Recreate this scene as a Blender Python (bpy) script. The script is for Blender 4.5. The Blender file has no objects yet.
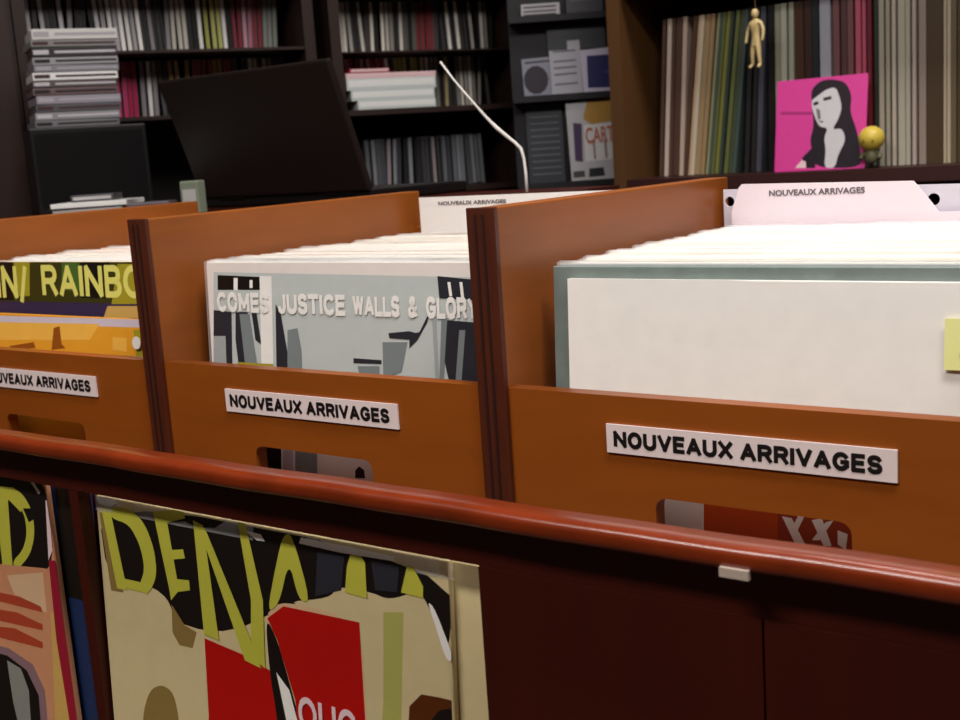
import bpy, bmesh, math, random
from mathutils import Vector, Matrix
random.seed(7)
C = bpy.context.scene.collection
Z0 = 0.95            # height of the bins' front lip above the floor; everything below is given relative to it

# ---------------------------------------------------------------- camera
cam_data = bpy.data.cameras.new('camera')
cam_data.sensor_width = 36; cam_data.lens = 44.4926; cam_data.clip_start = .02
cam_data.dof.use_dof = True; cam_data.dof.focus_distance = .85; cam_data.dof.aperture_fstop = 16
cam = bpy.data.objects.new('camera', cam_data); C.objects.link(cam)
cam.location = (0.48802, -0.65532, 0.16103 + Z0)
cam.rotation_euler = (1.39770, 0.06638, 0.62747)
bpy.context.scene.camera = cam

# ---------------------------------------------------------------- exposure, world, lights
vs = bpy.context.scene.view_settings
vs.view_transform = 'Standard'; vs.look = 'None'; vs.gamma = 1; vs.use_curve_mapping = False
vs.exposure = 0.55
w = bpy.data.worlds.new('world'); bpy.context.scene.world = w; w.use_nodes = True
w.node_tree.nodes['Background'].inputs[0].default_value = (.8, .85, 1, 1)
w.node_tree.nodes['Background'].inputs[1].default_value = .05
CEIL = 1.75
def area(name, loc, sx, sy, power, col=(1, .97, .92)):
    d = bpy.data.lights.new(name, 'AREA'); d.shape = 'RECTANGLE'; d.size = sx; d.size_y = sy
    d.energy = power; d.color = col
    o = bpy.data.objects.new(name, d); C.objects.link(o); o.location = (loc[0], loc[1], loc[2] + Z0)
    return o
LAMPS = [((0.75, -0.35, CEIL - .075), 1.2, .30, 22), ((-0.35, -1.35, CEIL - .075), 1.2, .30, 26), ((0.2, 1.0, CEIL - .075), 1.2, .30, 13)]
for l in LAMPS: area('ceiling_tube_light', *l)

# ---------------------------------------------------------------- materials
MATS = {}
def hexc(h):
    v = [int(h[i:i+2], 16) / 255 for i in (0, 2, 4)]
    return tuple(x / 12.92 if x <= .04045 else ((x + .055) / 1.055) ** 2.4 for x in v) + (1,)
def mat(name, col, rough=.5, var=.0, scale=30, stretch=(1, 1, 1), spec=.4, coat=0, bump=0, metal=0, trans=0):
    if name in MATS: return MATS[name]
    m = bpy.data.materials.new(name); m.use_nodes = True; nt = m.node_tree; b = nt.nodes['Principled BSDF']
    col = hexc(col) if isinstance(col, str) else tuple(col) + (1,)
    b.inputs['Base Color'].default_value = col; b.inputs['Roughness'].default_value = rough
    b.inputs['Specular IOR Level'].default_value = spec; b.inputs['Coat Weight'].default_value = coat
    b.inputs['Coat Roughness'].default_value = .15; b.inputs['Metallic'].default_value = metal
    if trans: b.inputs['Alpha'].default_value = 1 - trans
    tc = nt.nodes.new('ShaderNodeTexCoord'); mp = nt.nodes.new('ShaderNodeMapping'); ns = nt.nodes.new('ShaderNodeTexNoise')
    mp.inputs['Scale'].default_value = stretch; ns.inputs['Scale'].default_value = scale; ns.inputs['Detail'].default_value = 5
    nt.links.new(tc.outputs['Object'], mp.inputs[0]); nt.links.new(mp.outputs[0], ns.inputs['Vector'])
    if var:
        mx = nt.nodes.new('ShaderNodeMix'); mx.data_type = 'RGBA'
        mx.inputs[6].default_value = tuple(c * (1 - var) for c in col[:3]) + (1,)
        mx.inputs[7].default_value = tuple(min(1, c * (1 + var)) for c in col[:3]) + (1,)
        nt.links.new(ns.outputs[0], mx.inputs[0]); nt.links.new(mx.outputs[2], b.inputs['Base Color'])
    if bump:
        bp = nt.nodes.new('ShaderNodeBump'); bp.inputs['Strength'].default_value = bump; bp.inputs['Distance'].default_value = .002
        nt.links.new(ns.outputs[0], bp.inputs['Height']); nt.links.new(bp.outputs[0], b.inputs['Normal'])
    MATS[name] = m; return m
ORANGE = mat('orange_varnished_wood', '94501C', .42, .25, 9, (1, 1, 7), coat=.12)
ORANGE_FRONT = mat('orange_varnished_panel_wood', '8E480E', .45, .22, 8, (1, 1, 6), coat=.12)
EDGE = mat('dark_red_edge_wood', '4E2010', .45, .4, 25, (6, 1, .6), coat=.2)
LIP = mat('polished_red_brown_wood', '74280B', .3, .4, 40, (1, 1, 1), coat=.45, bump=.3)
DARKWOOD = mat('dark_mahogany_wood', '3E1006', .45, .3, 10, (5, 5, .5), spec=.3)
SHELFWOOD = mat('dark_brown_shelf_wood', '2C1A15', .55, .25, 8, (4, 4, .5))
SHELFWOOD_R = mat('brown_shelf_wood', '5A3A1C', .55, .25, 8, (4, 4, .5))
SHELFLIP = mat('dark_plum_shelf_wood', '3A1A18', .5, .2, 8)
GROOVE = mat('groove_shadow_brown', '2A0D05', .6)
BLACKP = mat('black_plastic', '0E0B0C', .4, .1, 40)
INNER = mat('dark_cabinet_interior', '1A1010', .7)
WHITE = mat('white_card', 'F1EDEB', .5)
LABELW = mat('pinkish_white_label', 'EBD8D6', .45)
INK = mat('black_ink', '14100F', .5)
INKG = mat('faded_grey_ink', '6E646A', .5)
PAL = dict(black='17120F', cream='D6C294', cream2='DDB58F', tan='8E7440', tan2='D2A85C', red='B80F0A', lime='B4B060', white='F4EFEA', brown='5A2A0C',
  yellow='C2BE45', salmon='D0906A', redbrown='B0442C', mauve='8C6C70', grey='8C8C84', crimson='9A1A30', pinkw='EFCFD2', offwhite='EADFDA', lgrey='C2C7C5',
  lgrey2='A4A8A8', dark='2C2C34', mgrey='7E8688', olive='A89A28', lilac='B9A9B4', orange='C04A14', brick='9A3A20', olived='3E3A10', green='4C6A2C', navy='3A2C4E',
  lilacw='D9CBD8', gold='F0A62E', goldp='FFBE50', brown2='9C5418', magenta='E0409A', magentad='B02C78', hair='201420', skin='D6D2D6', greyf='77707A', goldy='E8E074', blue='1C3058')
def pal(k): return mat('print_' + k, PAL[k], .4, .06, 60)

# ---------------------------------------------------------------- mesh helpers
class MB:
    """Collects boxes, polygons and tubes and links them as one mesh object."""
    def __init__(s): s.v = []; s.f = []; s.m = []
    def poly(s, pts, mi=0):
        n = len(s.v); s.v += [tuple(p) for p in pts]; s.f.append(tuple(range(n, n + len(pts)))); s.m.append(mi); return s
    def box(s, a, b, mi=0, mtx=None):
        x0, y0, z0 = a; x1, y1, z1 = b
        p = [(x0,y0,z0),(x1,y0,z0),(x1,y1,z0),(x0,y1,z0),(x0,y0,z1),(x1,y0,z1),(x1,y1,z1),(x0,y1,z1)]
        if mtx is not None: p = [tuple(mtx @ Vector(q)) for q in p]
        n = len(s.v); s.v += p
        for f in ((0,3,2,1),(4,5,6,7),(0,1,5,4),(1,2,6,5),(2,3,7,6),(3,0,4,7)): s.f.append(tuple(n + i for i in f)); s.m.append(mi)
        return s
    def tube(s, pts, radii, seg=10, mi=0, cap=True):
        pts = [Vector(p) for p in pts]
        if not hasattr(radii, '__len__'): radii = [radii] * len(pts)
        n0 = len(s.v); t0 = None
        for i, p in enumerate(pts):
            t = (pts[min(i + 1, len(pts) - 1)] - pts[max(i - 1, 0)]).normalized()
            if t0 is None:
                a = t.orthogonal().normalized()
            else:
                a = (a - t * a.dot(t)).normalized()
            t0 = t; b = t.cross(a)
            for k in range(seg):
                c = 2 * math.pi * k / seg; s.v.append(tuple(p + (a * math.cos(c) + b * math.sin(c)) * radii[i]))
        for i in range(len(pts) - 1):
            for k in range(seg):
                k2 = (k + 1) % seg; s.f.append((n0 + i*seg + k, n0 + i*seg + k2, n0 + (i+1)*seg + k2, n0 + (i+1)*seg + k)); s.m.append(mi)
        if cap:
            s.f.append(tuple(n0 + k for k in reversed(range(seg)))); s.m.append(mi)
            s.f.append(tuple(n0 + (len(pts)-1)*seg + k for k in range(seg))); s.m.append(mi)
        return s
    def ball(s, c, r, mi=0, nu=14, nv=9):
        rx, ry, rz = r if hasattr(r, '__len__') else (r, r, r)
        n0 = len(s.v)
        for j in range(1, nv):
            th = math.pi * j / nv
            for i in range(nu):
                ph = 2 * math.pi * i / nu; s.v.append((c[0] + rx*math.sin(th)*math.cos(ph), c[1] + ry*math.sin(th)*math.sin(ph), c[2] + rz*math.cos(th)))
        top = len(s.v); s.v.append((c[0], c[1], c[2] + rz)); s.v.append((c[0], c[1], c[2] - rz))
        for j in range(nv - 2):
            for i in range(nu):
                i2 = (i + 1) % nu; s.f.append((n0 + j*nu + i, n0 + (j+1)*nu + i, n0 + (j+1)*nu + i2, n0 + j*nu + i2)); s.m.append(mi)
        for i in range(nu):
            i2 = (i + 1) % nu; s.f.append((top, n0 + i, n0 + i2)); s.m.append(mi)
            s.f.append((top + 1, n0 + (nv-2)*nu + i2, n0 + (nv-2)*nu + i)); s.m.append(mi)
        return s
    def mesh(s, name):
        me = bpy.data.meshes.new(name); me.from_pydata(s.v, [], s.f)
        me.polygons.foreach_set('material_index', s.m); me.update(); return me
    def build(s, name, mats, parent=None, bevel=0, smooth=False):
        me = s.mesh(name)
        for m in (mats if isinstance(mats, (list, tuple)) else [mats]): me.materials.append(m)
        if bevel:
            bm = bmesh.new(); bm.from_mesh(me)
            bmesh.ops.bevel(bm, geom=bm.edges[:], offset=bevel, segments=2, affect='EDGES', profile=.6)
            bm.to_mesh(me); bm.free()
        if smooth: me.polygons.foreach_set('use_smooth', [True] * len(me.polygons))
        o = bpy.data.objects.new(name, me); C.objects.link(o)
        if parent is not None: o.parent = parent
        return o
def tag(o, label=None, cat=None, group=None, kind=None):
    if label: o['label'] = label
    if cat: o['category'] = cat
    if group: o['group'] = group
    if kind: o['kind'] = kind
    return o
def put(o, loc=(0, 0, 0), rot=(0, 0, 0)):
    o.location = (loc[0], loc[1], loc[2] + Z0); o.rotation_euler = rot; return o
def thing(name, label, cat, loc=(0, 0, 0), rot=(0, 0, 0), group=None, kind=None):
    o = bpy.data.objects.new(name, None); C.objects.link(o); o.empty_display_size = .05
    return tag(put(o, loc, rot), label, cat, group, kind)
def struct(name, mb, m):
    o = mb.build(name, m); put(o); o['kind'] = 'structure'; return o
def copy_tree(o, parent=None):
    c = o.copy(); C.objects.link(c)
    if parent is not None: c.parent = parent
    for ch in list(o.children): copy_tree(ch, c)
    return c
DG = None
def curve_to_obj(cu, name, m, parent, mtx=None):
    """turn a filled curve or text into a mesh object under its parent"""
    tmp = bpy.data.objects.new('tmp', cu); C.objects.link(tmp)
    bpy.context.view_layer.update(); dg = bpy.context.evaluated_depsgraph_get()
    me = bpy.data.meshes.new_from_object(tmp.evaluated_get(dg)); bpy.data.objects.remove(tmp)
    me.name = name; me.materials.clear(); me.materials.append(m)
    if mtx is not None: me.transform(mtx)
    o = bpy.data.objects.new(name, me); C.objects.link(o)
    if parent is not None: o.parent = parent
    return o
def text(s, width, height, m, parent, origin, name='lettering', bold=.0, dbl=0, slant=0, extr=.0002, rot=None, space=1.0):
    """text standing in the x-z plane facing -y; origin = lower left corner; stretched to width x cap height"""
    cu = bpy.data.curves.new(name, 'FONT'); cu.body = s; cu.size = 1; cu.offset = bold; cu.extrude = .001; cu.space_character = space; cu.shear = slant
    tmp = bpy.data.objects.new('tmp', cu); C.objects.link(tmp)
    bpy.context.view_layer.update(); dg = bpy.context.evaluated_depsgraph_get()
    me = bpy.data.meshes.new_from_object(tmp.evaluated_get(dg)); bpy.data.objects.remove(tmp)
    xs = [v.co.x for v in me.vertices]; ys = [v.co.y for v in me.vertices]
    x0, x1, y0, y1 = min(xs), max(xs), min(ys), max(ys)
    for v in me.vertices:
        x, y, z = v.co
        v.co = ((x - x0) / (x1 - x0) * width, -z * (extr / .001), (y - y0) / (y1 - y0) * height)
    if dbl:
        vs_ = [v.co.copy() for v in me.vertices]; fs = [tuple(p.vertices) for p in me.polygons]; n = len(vs_)
        me = bpy.data.meshes.new(name)
        me.from_pydata([v + Vector((sx_, (k - 1) * .00003, sz_)) for k, (sx_, sz_) in enumerate(((-dbl, 0), (dbl, 0), (0, dbl * .6), (0, -dbl * .6)))  for v in vs_], [], [tuple(i + n * k for i in f) for k in range(4) for f in fs])
    if rot: me.transform(rot)
    me.transform(Matrix.Translation(origin))
    me.name = name; me.materials.clear(); me.materials.append(m)
    o = bpy.data.objects.new(name, me); C.objects.link(o); o.parent = parent
    return o
def arc(cx, cy, rx, ry, a0, a1, n=9):
    return [(cx + rx * math.cos(math.radians(a0 + (a1 - a0) * i / n)), cy + ry * math.sin(math.radians(a0 + (a1 - a0) * i / n))) for i in range(n + 1)]
GLYPH = {   # block capitals drawn as strokes: (width, [polylines]) in a box of height 1
 'N': (.74, [[(0, 0), (0, 1), (.74, 0), (.74, 1)]]), 'O': (.80, [arc(.40, .5, .40, .5, 0, 360, 22)]), 'U': (.72, [[(0, 1), (0, .36)] + arc(.36, .36, .36, .36, 180, 360) + [(.72, 1)]]),
 'V': (.76, [[(0, 1), (.38, 0), (.76, 1)]]), 'E': (.60, [[(.60, 1), (0, 1), (0, 0), (.60, 0)], [(0, .52), (.54, .52)]]), 'A': (.80, [[(0, 0), (.40, 1), (.80, 0)], [(.14, .30), (.66, .30)]]),
 'X': (.74, [[(0, 1), (.74, 0)], [(0, 0), (.74, 1)]]), 'R': (.70, [[(0, 0), (0, 1), (.40, 1)] + arc(.42, .74, .26, .26, 90, -90) + [(0, .48)], [(.40, .48), (.70, 0)]]), 'I': (.0, [[(0, 0), (0, 1)]]),
 'G': (.78, [arc(.40, .5, .40, .5, 40, 320, 18) + [(.76, .22), (.76, .46), (.46, .46)]]), 'S': (.62, [arc(.31, .75, .29, .25, 20, 270, 10) + arc(.31, .25, .31, .25, 90, -165, 10)]),
 'B': (.66, [[(0, 0), (0, 1), (.36, 1)] + arc(.38, .765, .24, .235, 90, -90) + [(0, .53)], [(.38, .53)] + arc(.39, .265, .27, .265, 90, -90) + [(0, 0)]]), 'C': (.74, [arc(.40, .5, .40, .5, 45, 315, 18)]),
 'M': (.86, [[(0, 0), (0, 1), (.43, .2), (.86, 1), (.86, 0)]]), 'J': (.50, [[(.50, 1), (.50, .28)] + arc(.25, .28, .25, .28, 0, -170)]), 'T': (.70, [[(0, 1), (.70, 1)], [(.35, 1), (.35, 0)]]),
 'W': (1.0, [[(0, 1), (.25, 0), (.5, 1), (.75, 0), (1.0, 1)]]), 'L': (.56, [[(0, 1), (0, 0), (.56, 0)]]), 'Y': (.72, [[(0, 1), (.36, .5), (.72, 1)], [(.36, .5), (.36, 0)]]), '/': (.30, [[(0, -.15), (.30, 1)]]),
 '&': (.74, [[(.74, 0), (.2, .72)] + arc(.34, .80, .17, .20, 190, -20, 8) + [(.06, .36)] + arc(.30, .24, .28, .24, 160, 340, 8) + [(.70, .46)]]),
}
def sign(s, width, height, m, parent, origin, thick=.22, name='lettering', gap=.30, dy=.00004):
    # bold block lettering in the x-z plane facing -y, fitted to width x height, strokes 'thick' of the height
    adv = []; x = 0
    for ch in s:
        if ch == ' ': x += .42; continue
        adv.append((ch, x)); x += GLYPH[ch][0] + thick + gap * .45
    tot = x - gap * .45; sx = width / tot; hz = height * (1 - thick); mb = MB(); t = thick * height / 2; k = 0
    for ch, x0 in adv:
        for line in GLYPH[ch][1]:
            P_ = [((x0 + thick / 2 + u) * sx, t + v * hz) for u, v in line]
            for (ax, az), (bx_, bz) in zip(P_, P_[1:]):
                d = math.hypot(bx_ - ax, bz - az)
                if d < 1e-7: continue
                ux, uz = (bx_ - ax) / d, (bz - az) / d; tx = min(t, thick * sx / 2 * 1.15) if abs(uz) > abs(ux) else t
                nx, nz = -uz * tx, ux * tx; y = -(k % 5) * dy; k += 1; e = tx * .75
                ax2, az2, bx2, bz2 = ax - ux * e, az - uz * e, bx_ + ux * e, bz + uz * e
                mb.poly([(ax2 + nx, y, az2 + nz), (ax2 - nx, y, az2 - nz), (bx2 - nx, y, bz2 - nz), (bx2 + nx, y, bz2 + nz)])
    mb.v = [(x + origin[0], y + origin[1], z + origin[2]) for x, y, z in mb.v]
    return mb.build(name, m, parent)
def plate(outline, holes, thick, name, m, parent, origin=(0, 0, 0)):
    """flat board in the x-z plane with real holes, its front face at origin.y"""
    cu = bpy.data.curves.new(name, 'CURVE'); cu.dimensions = '2D'; cu.fill_mode = 'BOTH'; cu.extrude = thick / 2
    for ring in [outline] + holes:
        sp = cu.splines.new('POLY'); sp.points.add(len(ring) - 1)
        for p, (x, y) in zip(sp.points, ring): p.co = (x, y, 0, 1)
        sp.use_cyclic_u = True
    R = Matrix.Translation((origin[0], origin[1] + thick / 2, origin[2])) @ Matrix.Rotation(math.pi / 2, 4, 'X')
    return curve_to_obj(cu, name, m, parent, R)
def rrect(x0, y0, x1, y1, r, n=5):
    out = []
    for cx, cy, a0 in ((x1 - r, y1 - r, 0), (x0 + r, y1 - r, 90), (x0 + r, y0 + r, 180), (x1 - r, y0 + r, 270)):
        for k in range(n + 1):
            a = math.radians(a0 + 90 * k / n); out.append((cx + r * math.cos(a), cy + r * math.sin(a)))
    return out
# cover artwork with a few painted plastic glints, traced in each cover's own plane (metres)
ART = {
 'pena': [
  ('black', [(-0.2329, -0.0648), (0.087, -0.0655), (0.087, -0.1176), (0.0629, -0.128), (-0.0326, -0.1072), (-0.1155, -0.1494), (-0.2265, -0.1332)]),
  ('cream', [(-0.2329, -0.129), (-0.18, -0.1211), (-0.1575, -0.1302), (-0.1562, -0.1574), (-0.1366, -0.1592), (-0.1159, -0.1537), (-0.114, -0.2056), (-0.1166, -0.264), (-0.2168, -0.2923), (-0.2252, -0.2167)]),
  ('tan', [(-0.1576, -0.1317), (-0.1454, -0.1445), (-0.1334, -0.1472), (-0.1387, -0.1597), (-0.1523, -0.1602), (-0.1588, -0.1521)]),
  ('tan', [(-0.1892, -0.201), (-0.1752, -0.1935), (-0.1626, -0.1966), (-0.1583, -0.2162), (-0.1625, -0.2358), (-0.1999, -0.2452), (-0.1994, -0.2222)]),
  ('cream2', [(-0.1257, -0.1514), (-0.1243, -0.2081), (-0.127, -0.2669), (-0.1166, -0.264), (-0.114, -0.2056), (-0.1165, -0.1496)]),
  ('red', [(-0.1255, -0.15), (-0.0867, -0.1541), (-0.0575, -0.161), (-0.0518, -0.1908), (-0.0508, -0.2454), (-0.1281, -0.2672)]),
  ('black', [(-0.0643, -0.1233), (-0.0546, -0.1376), (-0.0446, -0.1689), (-0.039, -0.1878), (-0.0342, -0.2407), (-0.0564, -0.247), (-0.0592, -0.1926), (-0.0638, -0.1596)]),
  ('cream', [(-0.0479, -0.1111), (-0.0065, -0.1014), (0.0008, -0.0925), (0.0282, -0.0917), (0.0421, -0.0942), (0.0653, -0.0842), (0.0722, -0.0938), (0.084, -0.1165), (0.0857, -0.14), (0.0853, -0.2069), (0.022, -0.2248), (0.0181, -0.1614), (0.0189, -0.112)]),
  ('lime', [(0.0369, -0.1025), (0.0525, -0.0997), (0.0469, -0.1673), (0.0423, -0.2191), (0.0245, -0.2241), (0.0335, -0.1579)]),
  ('white', [(-0.0574, -0.1596), (-0.0464, -0.1693), (-0.0408, -0.1882), (-0.0415, -0.2428), (-0.0508, -0.2454), (-0.0509, -0.1906)]),
  ('cream2', [(-0.0622, -0.1203), (-0.0469, -0.1096), (0.019, -0.1107), (0.0197, -0.1738), (0.0195, -0.2255), (0.0095, -0.2283), (0.0097, -0.1762), (0.0088, -0.1176), (-0.0472, -0.1136), (-0.0607, -0.124)]),
  ('red', [(-0.0626, -0.1244), (-0.0472, -0.1136), (0.0173, -0.1123), (0.018, -0.1742), (0.0179, -0.226), (-0.0388, -0.242), (-0.0415, -0.1749), (-0.0546, -0.1376)]),
  ('brown', [(0.0537, -0.157), (0.0633, -0.1474), (0.0767, -0.1463), (0.0854, -0.1461), (0.0853, -0.2069), (0.0471, -0.2177)]),
  ('black', [(0.0668, -0.165), (0.0763, -0.1542), (0.0852, -0.151), (0.0867, -0.2065), (0.0619, -0.2135)]),
  ('white', [(-0.2329, -0.0648), (-0.2247, -0.0635), (-0.2131, -0.0635), (-0.209, -0.0663), (-0.2186, -0.0705), (-0.2311, -0.069)]),  # white glint at the plastic sleeve's corner, painted in
  ('tan', [(-0.2308, -0.0757), (-0.2237, -0.0748), (-0.2102, -0.132), (-0.2241, -0.1328)]),
  ('dark', [(-0.0145, -0.0735), (0.0079, -0.0726), (0.0039, -0.0945), (-0.0184, -0.1021)]),
  ('dark', [(0.0295, -0.0718), (0.0511, -0.0721), (0.0486, -0.0882), (0.0315, -0.0899)]),
  ('yellow', [(-0.228, -0.0716), (-0.2184, -0.069), (-0.2054, -0.1297), (-0.2168, -0.1301)]),
  ('yellow', [(-0.2208, -0.07), (-0.1958, -0.0683), (-0.1803, -0.0764), (-0.1715, -0.0938), (-0.1705, -0.113), (-0.1809, -0.1285), (-0.194, -0.1278), (-0.1833, -0.1114), (-0.1867, -0.0938), (-0.1972, -0.0801), (-0.2173, -0.0784)]),
  ('yellow', [(-0.1809, -0.1285), (-0.2052, -0.1282), (-0.2089, -0.1214), (-0.1888, -0.1211)]),
  ('yellow', [(-0.1697, -0.0679), (-0.1566, -0.0649), (-0.148, -0.1201), (-0.1573, -0.1288), (-0.1585, -0.1204)]),
  ('yellow', [(-0.1675, -0.0676), (-0.1486, -0.0635), (-0.1371, -0.0635), (-0.1363, -0.0678), (-0.162, -0.0754)]),
  ('yellow', [(-0.1609, -0.0937), (-0.1407, -0.09), (-0.1393, -0.0961), (-0.1584, -0.1004)]),
  ('yellow', [(-0.1577, -0.1131), (-0.1368, -0.1111), (-0.1365, -0.1181), (-0.1535, -0.1224)]),
  ('yellow', [(-0.1282, -0.0682), (-0.1185, -0.0703), (-0.1104, -0.1484), (-0.1252, -0.1471)]),
  ('yellow', [(-0.1243, -0.069), (-0.1167, -0.0721), (-0.0758, -0.1485), (-0.0712, -0.1598), (-0.0861, -0.1574)]),
  ('yellow', [(-0.0844, -0.0635), (-0.0772, -0.0635), (-0.0653, -0.1128), (-0.0674, -0.159), (-0.08, -0.1527), (-0.0765, -0.1148)]),
  ('yellow', [(-0.0433, -0.0667), (-0.0352, -0.0643), (-0.0222, -0.1066), (-0.0326, -0.1072), (-0.0393, -0.0823), (-0.0507, -0.1129), (-0.0622, -0.1203), (-0.0501, -0.0839)]),
  ('yellow', [(0.0138, -0.0693), (0.0187, -0.0673), (0.0247, -0.0738), (0.0248, -0.096), (0.0071, -0.0952), (0.0099, -0.0785)]),
  ('yellow', [(0.0572, -0.0712), (0.0617, -0.0705), (0.0685, -0.0813), (0.0681, -0.0885), (0.0517, -0.0877)]),
  ('white', [(-0.0276, -0.0658), (0.0124, -0.0658), (0.0476, -0.0667), (0.0482, -0.0696), (0.004, -0.0707), (-0.0296, -0.0699)]),  # thin white slivers from here on: glints of the plastic, painted into the print
  ('white', [(-0.0779, -0.0682), (-0.0632, -0.0688), (-0.06, -0.073), (-0.0673, -0.0733)]),
  ('white', [(0.071, -0.0892), (0.0766, -0.093), (0.0869, -0.1159), (0.087, -0.1166), (0.087, -0.1234), (0.0824, -0.1204), (0.0774, -0.1059)]),
 ],
 'left': [
  ('black', [(-0.3782, -0.0489), (-0.2851, -0.0574), (-0.2655, -0.0769), (-0.2655, -0.0943), (-0.2688, -0.1321), (-0.2815, -0.1424), (-0.4023, -0.141)]),
  ('yellow', [(-0.3353, -0.0788), (-0.3169, -0.0775), (-0.3257, -0.1479), (-0.3393, -0.1465)]),
  ('yellow', [(-0.3334, -0.0771), (-0.3073, -0.0773), (-0.2967, -0.0894), (-0.3025, -0.0966), (-0.3167, -0.0877), (-0.3359, -0.0868)]),
  ('yellow', [(-0.3087, -0.0772), (-0.2952, -0.0831), (-0.2864, -0.096), (-0.288, -0.1139), (-0.2984, -0.1302), (-0.3192, -0.1435), (-0.3246, -0.1374), (-0.3071, -0.1267), (-0.2985, -0.1137), (-0.2978, -0.0995), (-0.3049, -0.0897), (-0.3135, -0.0861)]),
  ('tan', [(-0.3312, -0.1476), (-0.2811, -0.1407), (-0.2805, -0.1439), (-0.3292, -0.1507)]),
  ('black', [(-0.299, -0.0934), (-0.2856, -0.0928), (-0.2792, -0.0987), (-0.2936, -0.1041)]),
  ('salmon', [(-0.4023, -0.141), (-0.2807, -0.1391), (-0.2655, -0.1468), (-0.2655, -0.3198), (-0.4589, -0.3571)]),
  ('cream2', [(-0.3342, -0.1486), (-0.2841, -0.1426), (-0.2862, -0.1741), (-0.3235, -0.1727)]),
  ('redbrown', [(-0.3779, -0.1626), (-0.3215, -0.1645), (-0.2932, -0.17), (-0.2916, -0.1745), (-0.3796, -0.1694)]),
  ('redbrown', [(-0.3818, -0.1779), (-0.3275, -0.1779), (-0.2939, -0.1843), (-0.295, -0.1891), (-0.384, -0.1865)]),
  ('redbrown', [(-0.3857, -0.1934), (-0.3335, -0.1914), (-0.2972, -0.1988), (-0.2984, -0.2038), (-0.3875, -0.2003)]),
  ('mauve', [(-0.3893, -0.2072), (-0.3462, -0.2091), (-0.3153, -0.2186), (-0.3037, -0.238), (-0.3112, -0.3286), (-0.4258, -0.3508)]),
  ('black', [(-0.391, -0.2141), (-0.3505, -0.2154), (-0.3249, -0.2246), (-0.313, -0.2434), (-0.3225, -0.3309), (-0.4258, -0.3508)]),
  ('grey', [(-0.3516, -0.2196), (-0.333, -0.224), (-0.326, -0.2411), (-0.3293, -0.2661), (-0.3478, -0.2738), (-0.3512, -0.2528)]),
  ('tan2', [(-0.2808, -0.1735), (-0.2729, -0.1728), (-0.2729, -0.3212), (-0.3056, -0.3276)]),
  ('crimson', [(-0.274, -0.1325), (-0.2655, -0.1319), (-0.2655, -0.3198), (-0.2729, -0.3212), (-0.2781, -0.1953)]),
  ('white', [(-0.2919, -0.0636), (-0.2869, -0.065), (-0.2722, -0.08), (-0.2751, -0.0817)]),  # white glint on the clear plastic, painted as a sliver
  ('pinkw', [(-0.2671, -0.086), (-0.2655, -0.0859), (-0.2655, -0.1091), (-0.267, -0.1243), (-0.274, -0.1325)]),  # pale glint line of the plastic, painted into the print
 ],
 'glass': [
  ('offwhite', [(-0.3185, 0.0776), (-0.3181, 0.0821), (-0.0035, 0.0774), (-0.0035, -0.0307), (-0.3185, -0.0396)]),
  ('lgrey', [(-0.3185, -0.0266), (-0.3097, 0.0743), (-0.0035, 0.0716), (-0.0035, -0.0316), (-0.3185, -0.0392)]),
  ('black', [(-0.3048, 0.0717), (-0.2491, 0.0704), (-0.2499, 0.0594), (-0.3059, 0.0587)]),
  ('white', [(-0.2847, 0.0693), (-0.2797, 0.0693), (-0.2806, 0.059), (-0.2856, 0.059)]),
  ('white', [(-0.2651, 0.0677), (-0.2614, 0.0678), (-0.2619, 0.061), (-0.2656, 0.0609)]),
  ('dark', [(-0.3126, 0.0411), (-0.2897, 0.0399), (-0.2928, -0.0127), (-0.3174, -0.014)]),
  ('lgrey2', [(-0.3146, 0.0181), (-0.2991, 0.0187), (-0.3001, -0.0078), (-0.3169, -0.0086)]),
  ('dark', [(-0.2847, 0.04), (-0.2697, 0.0404), (-0.268, -0.0009), (-0.2839, -0.0122), (-0.2867, 0.0156)]),
  ('mgrey', [(-0.2798, 0.0384), (-0.2674, 0.0387), (-0.261, -0.0058), (-0.2761, -0.0083)]),
  ('dark', [(-0.2648, 0.0405), (-0.2587, 0.0406), (-0.2547, 0.0126), (-0.2618, 0.0166)]),
  ('white', [(-0.2526, 0.0712), (-0.2383, 0.0713), (-0.2421, -0.0116), (-0.2565, -0.0107)]),
  ('dark', [(-0.2353, 0.0479), (-0.2299, 0.0413), (-0.2241, 0.008), (-0.2255, -0.0124), (-0.2382, -0.008)]),
  ('mgrey', [(-0.2227, 0.0265), (-0.211, 0.0285), (-0.2077, 0.0104), (-0.208, -0.0114), (-0.2254, -0.0107)]),
  ('olive', [(-0.2857, -0.0035), (-0.2415, -0.003), (-0.2421, -0.0116), (-0.2864, -0.0123)]),
  ('dark', [(-0.1502, 0.0064), (-0.1208, 0.0062), (-0.1209, 0.0031), (-0.1504, 0.0024)]),
  ('mgrey', [(-0.1463, 0.0002), (-0.1231, 0.0014), (-0.1234, -0.005), (-0.1445, -0.0062)]),
  ('mgrey', [(-0.1189, 0.0205), (-0.0936, 0.0215), (-0.1008, -0.0022), (-0.1195, -0.0079)]),
  ('dark', [(-0.1124, 0.0278), (-0.0912, 0.0301), (-0.0814, 0.0281), (-0.0856, 0.0234), (-0.1116, 0.0239)]),
  ('dark', [(-0.0913, 0.0278), (-0.0813, 0.0297), (-0.0709, 0.0452), (-0.0732, 0.0376), (-0.0836, 0.0235), (-0.0918, 0.017)]),
  ('lgrey2', [(-0.0687, 0.0506), (-0.0649, 0.0507), (-0.0637, -0.0078), (-0.0675, -0.0065)]),
  ('dark', [(-0.062, 0.0725), (-0.0035, 0.0684), (-0.0035, 0.0474), (-0.0276, 0.0478), (-0.0292, 0.0551), (-0.0608, 0.056)]),
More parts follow.
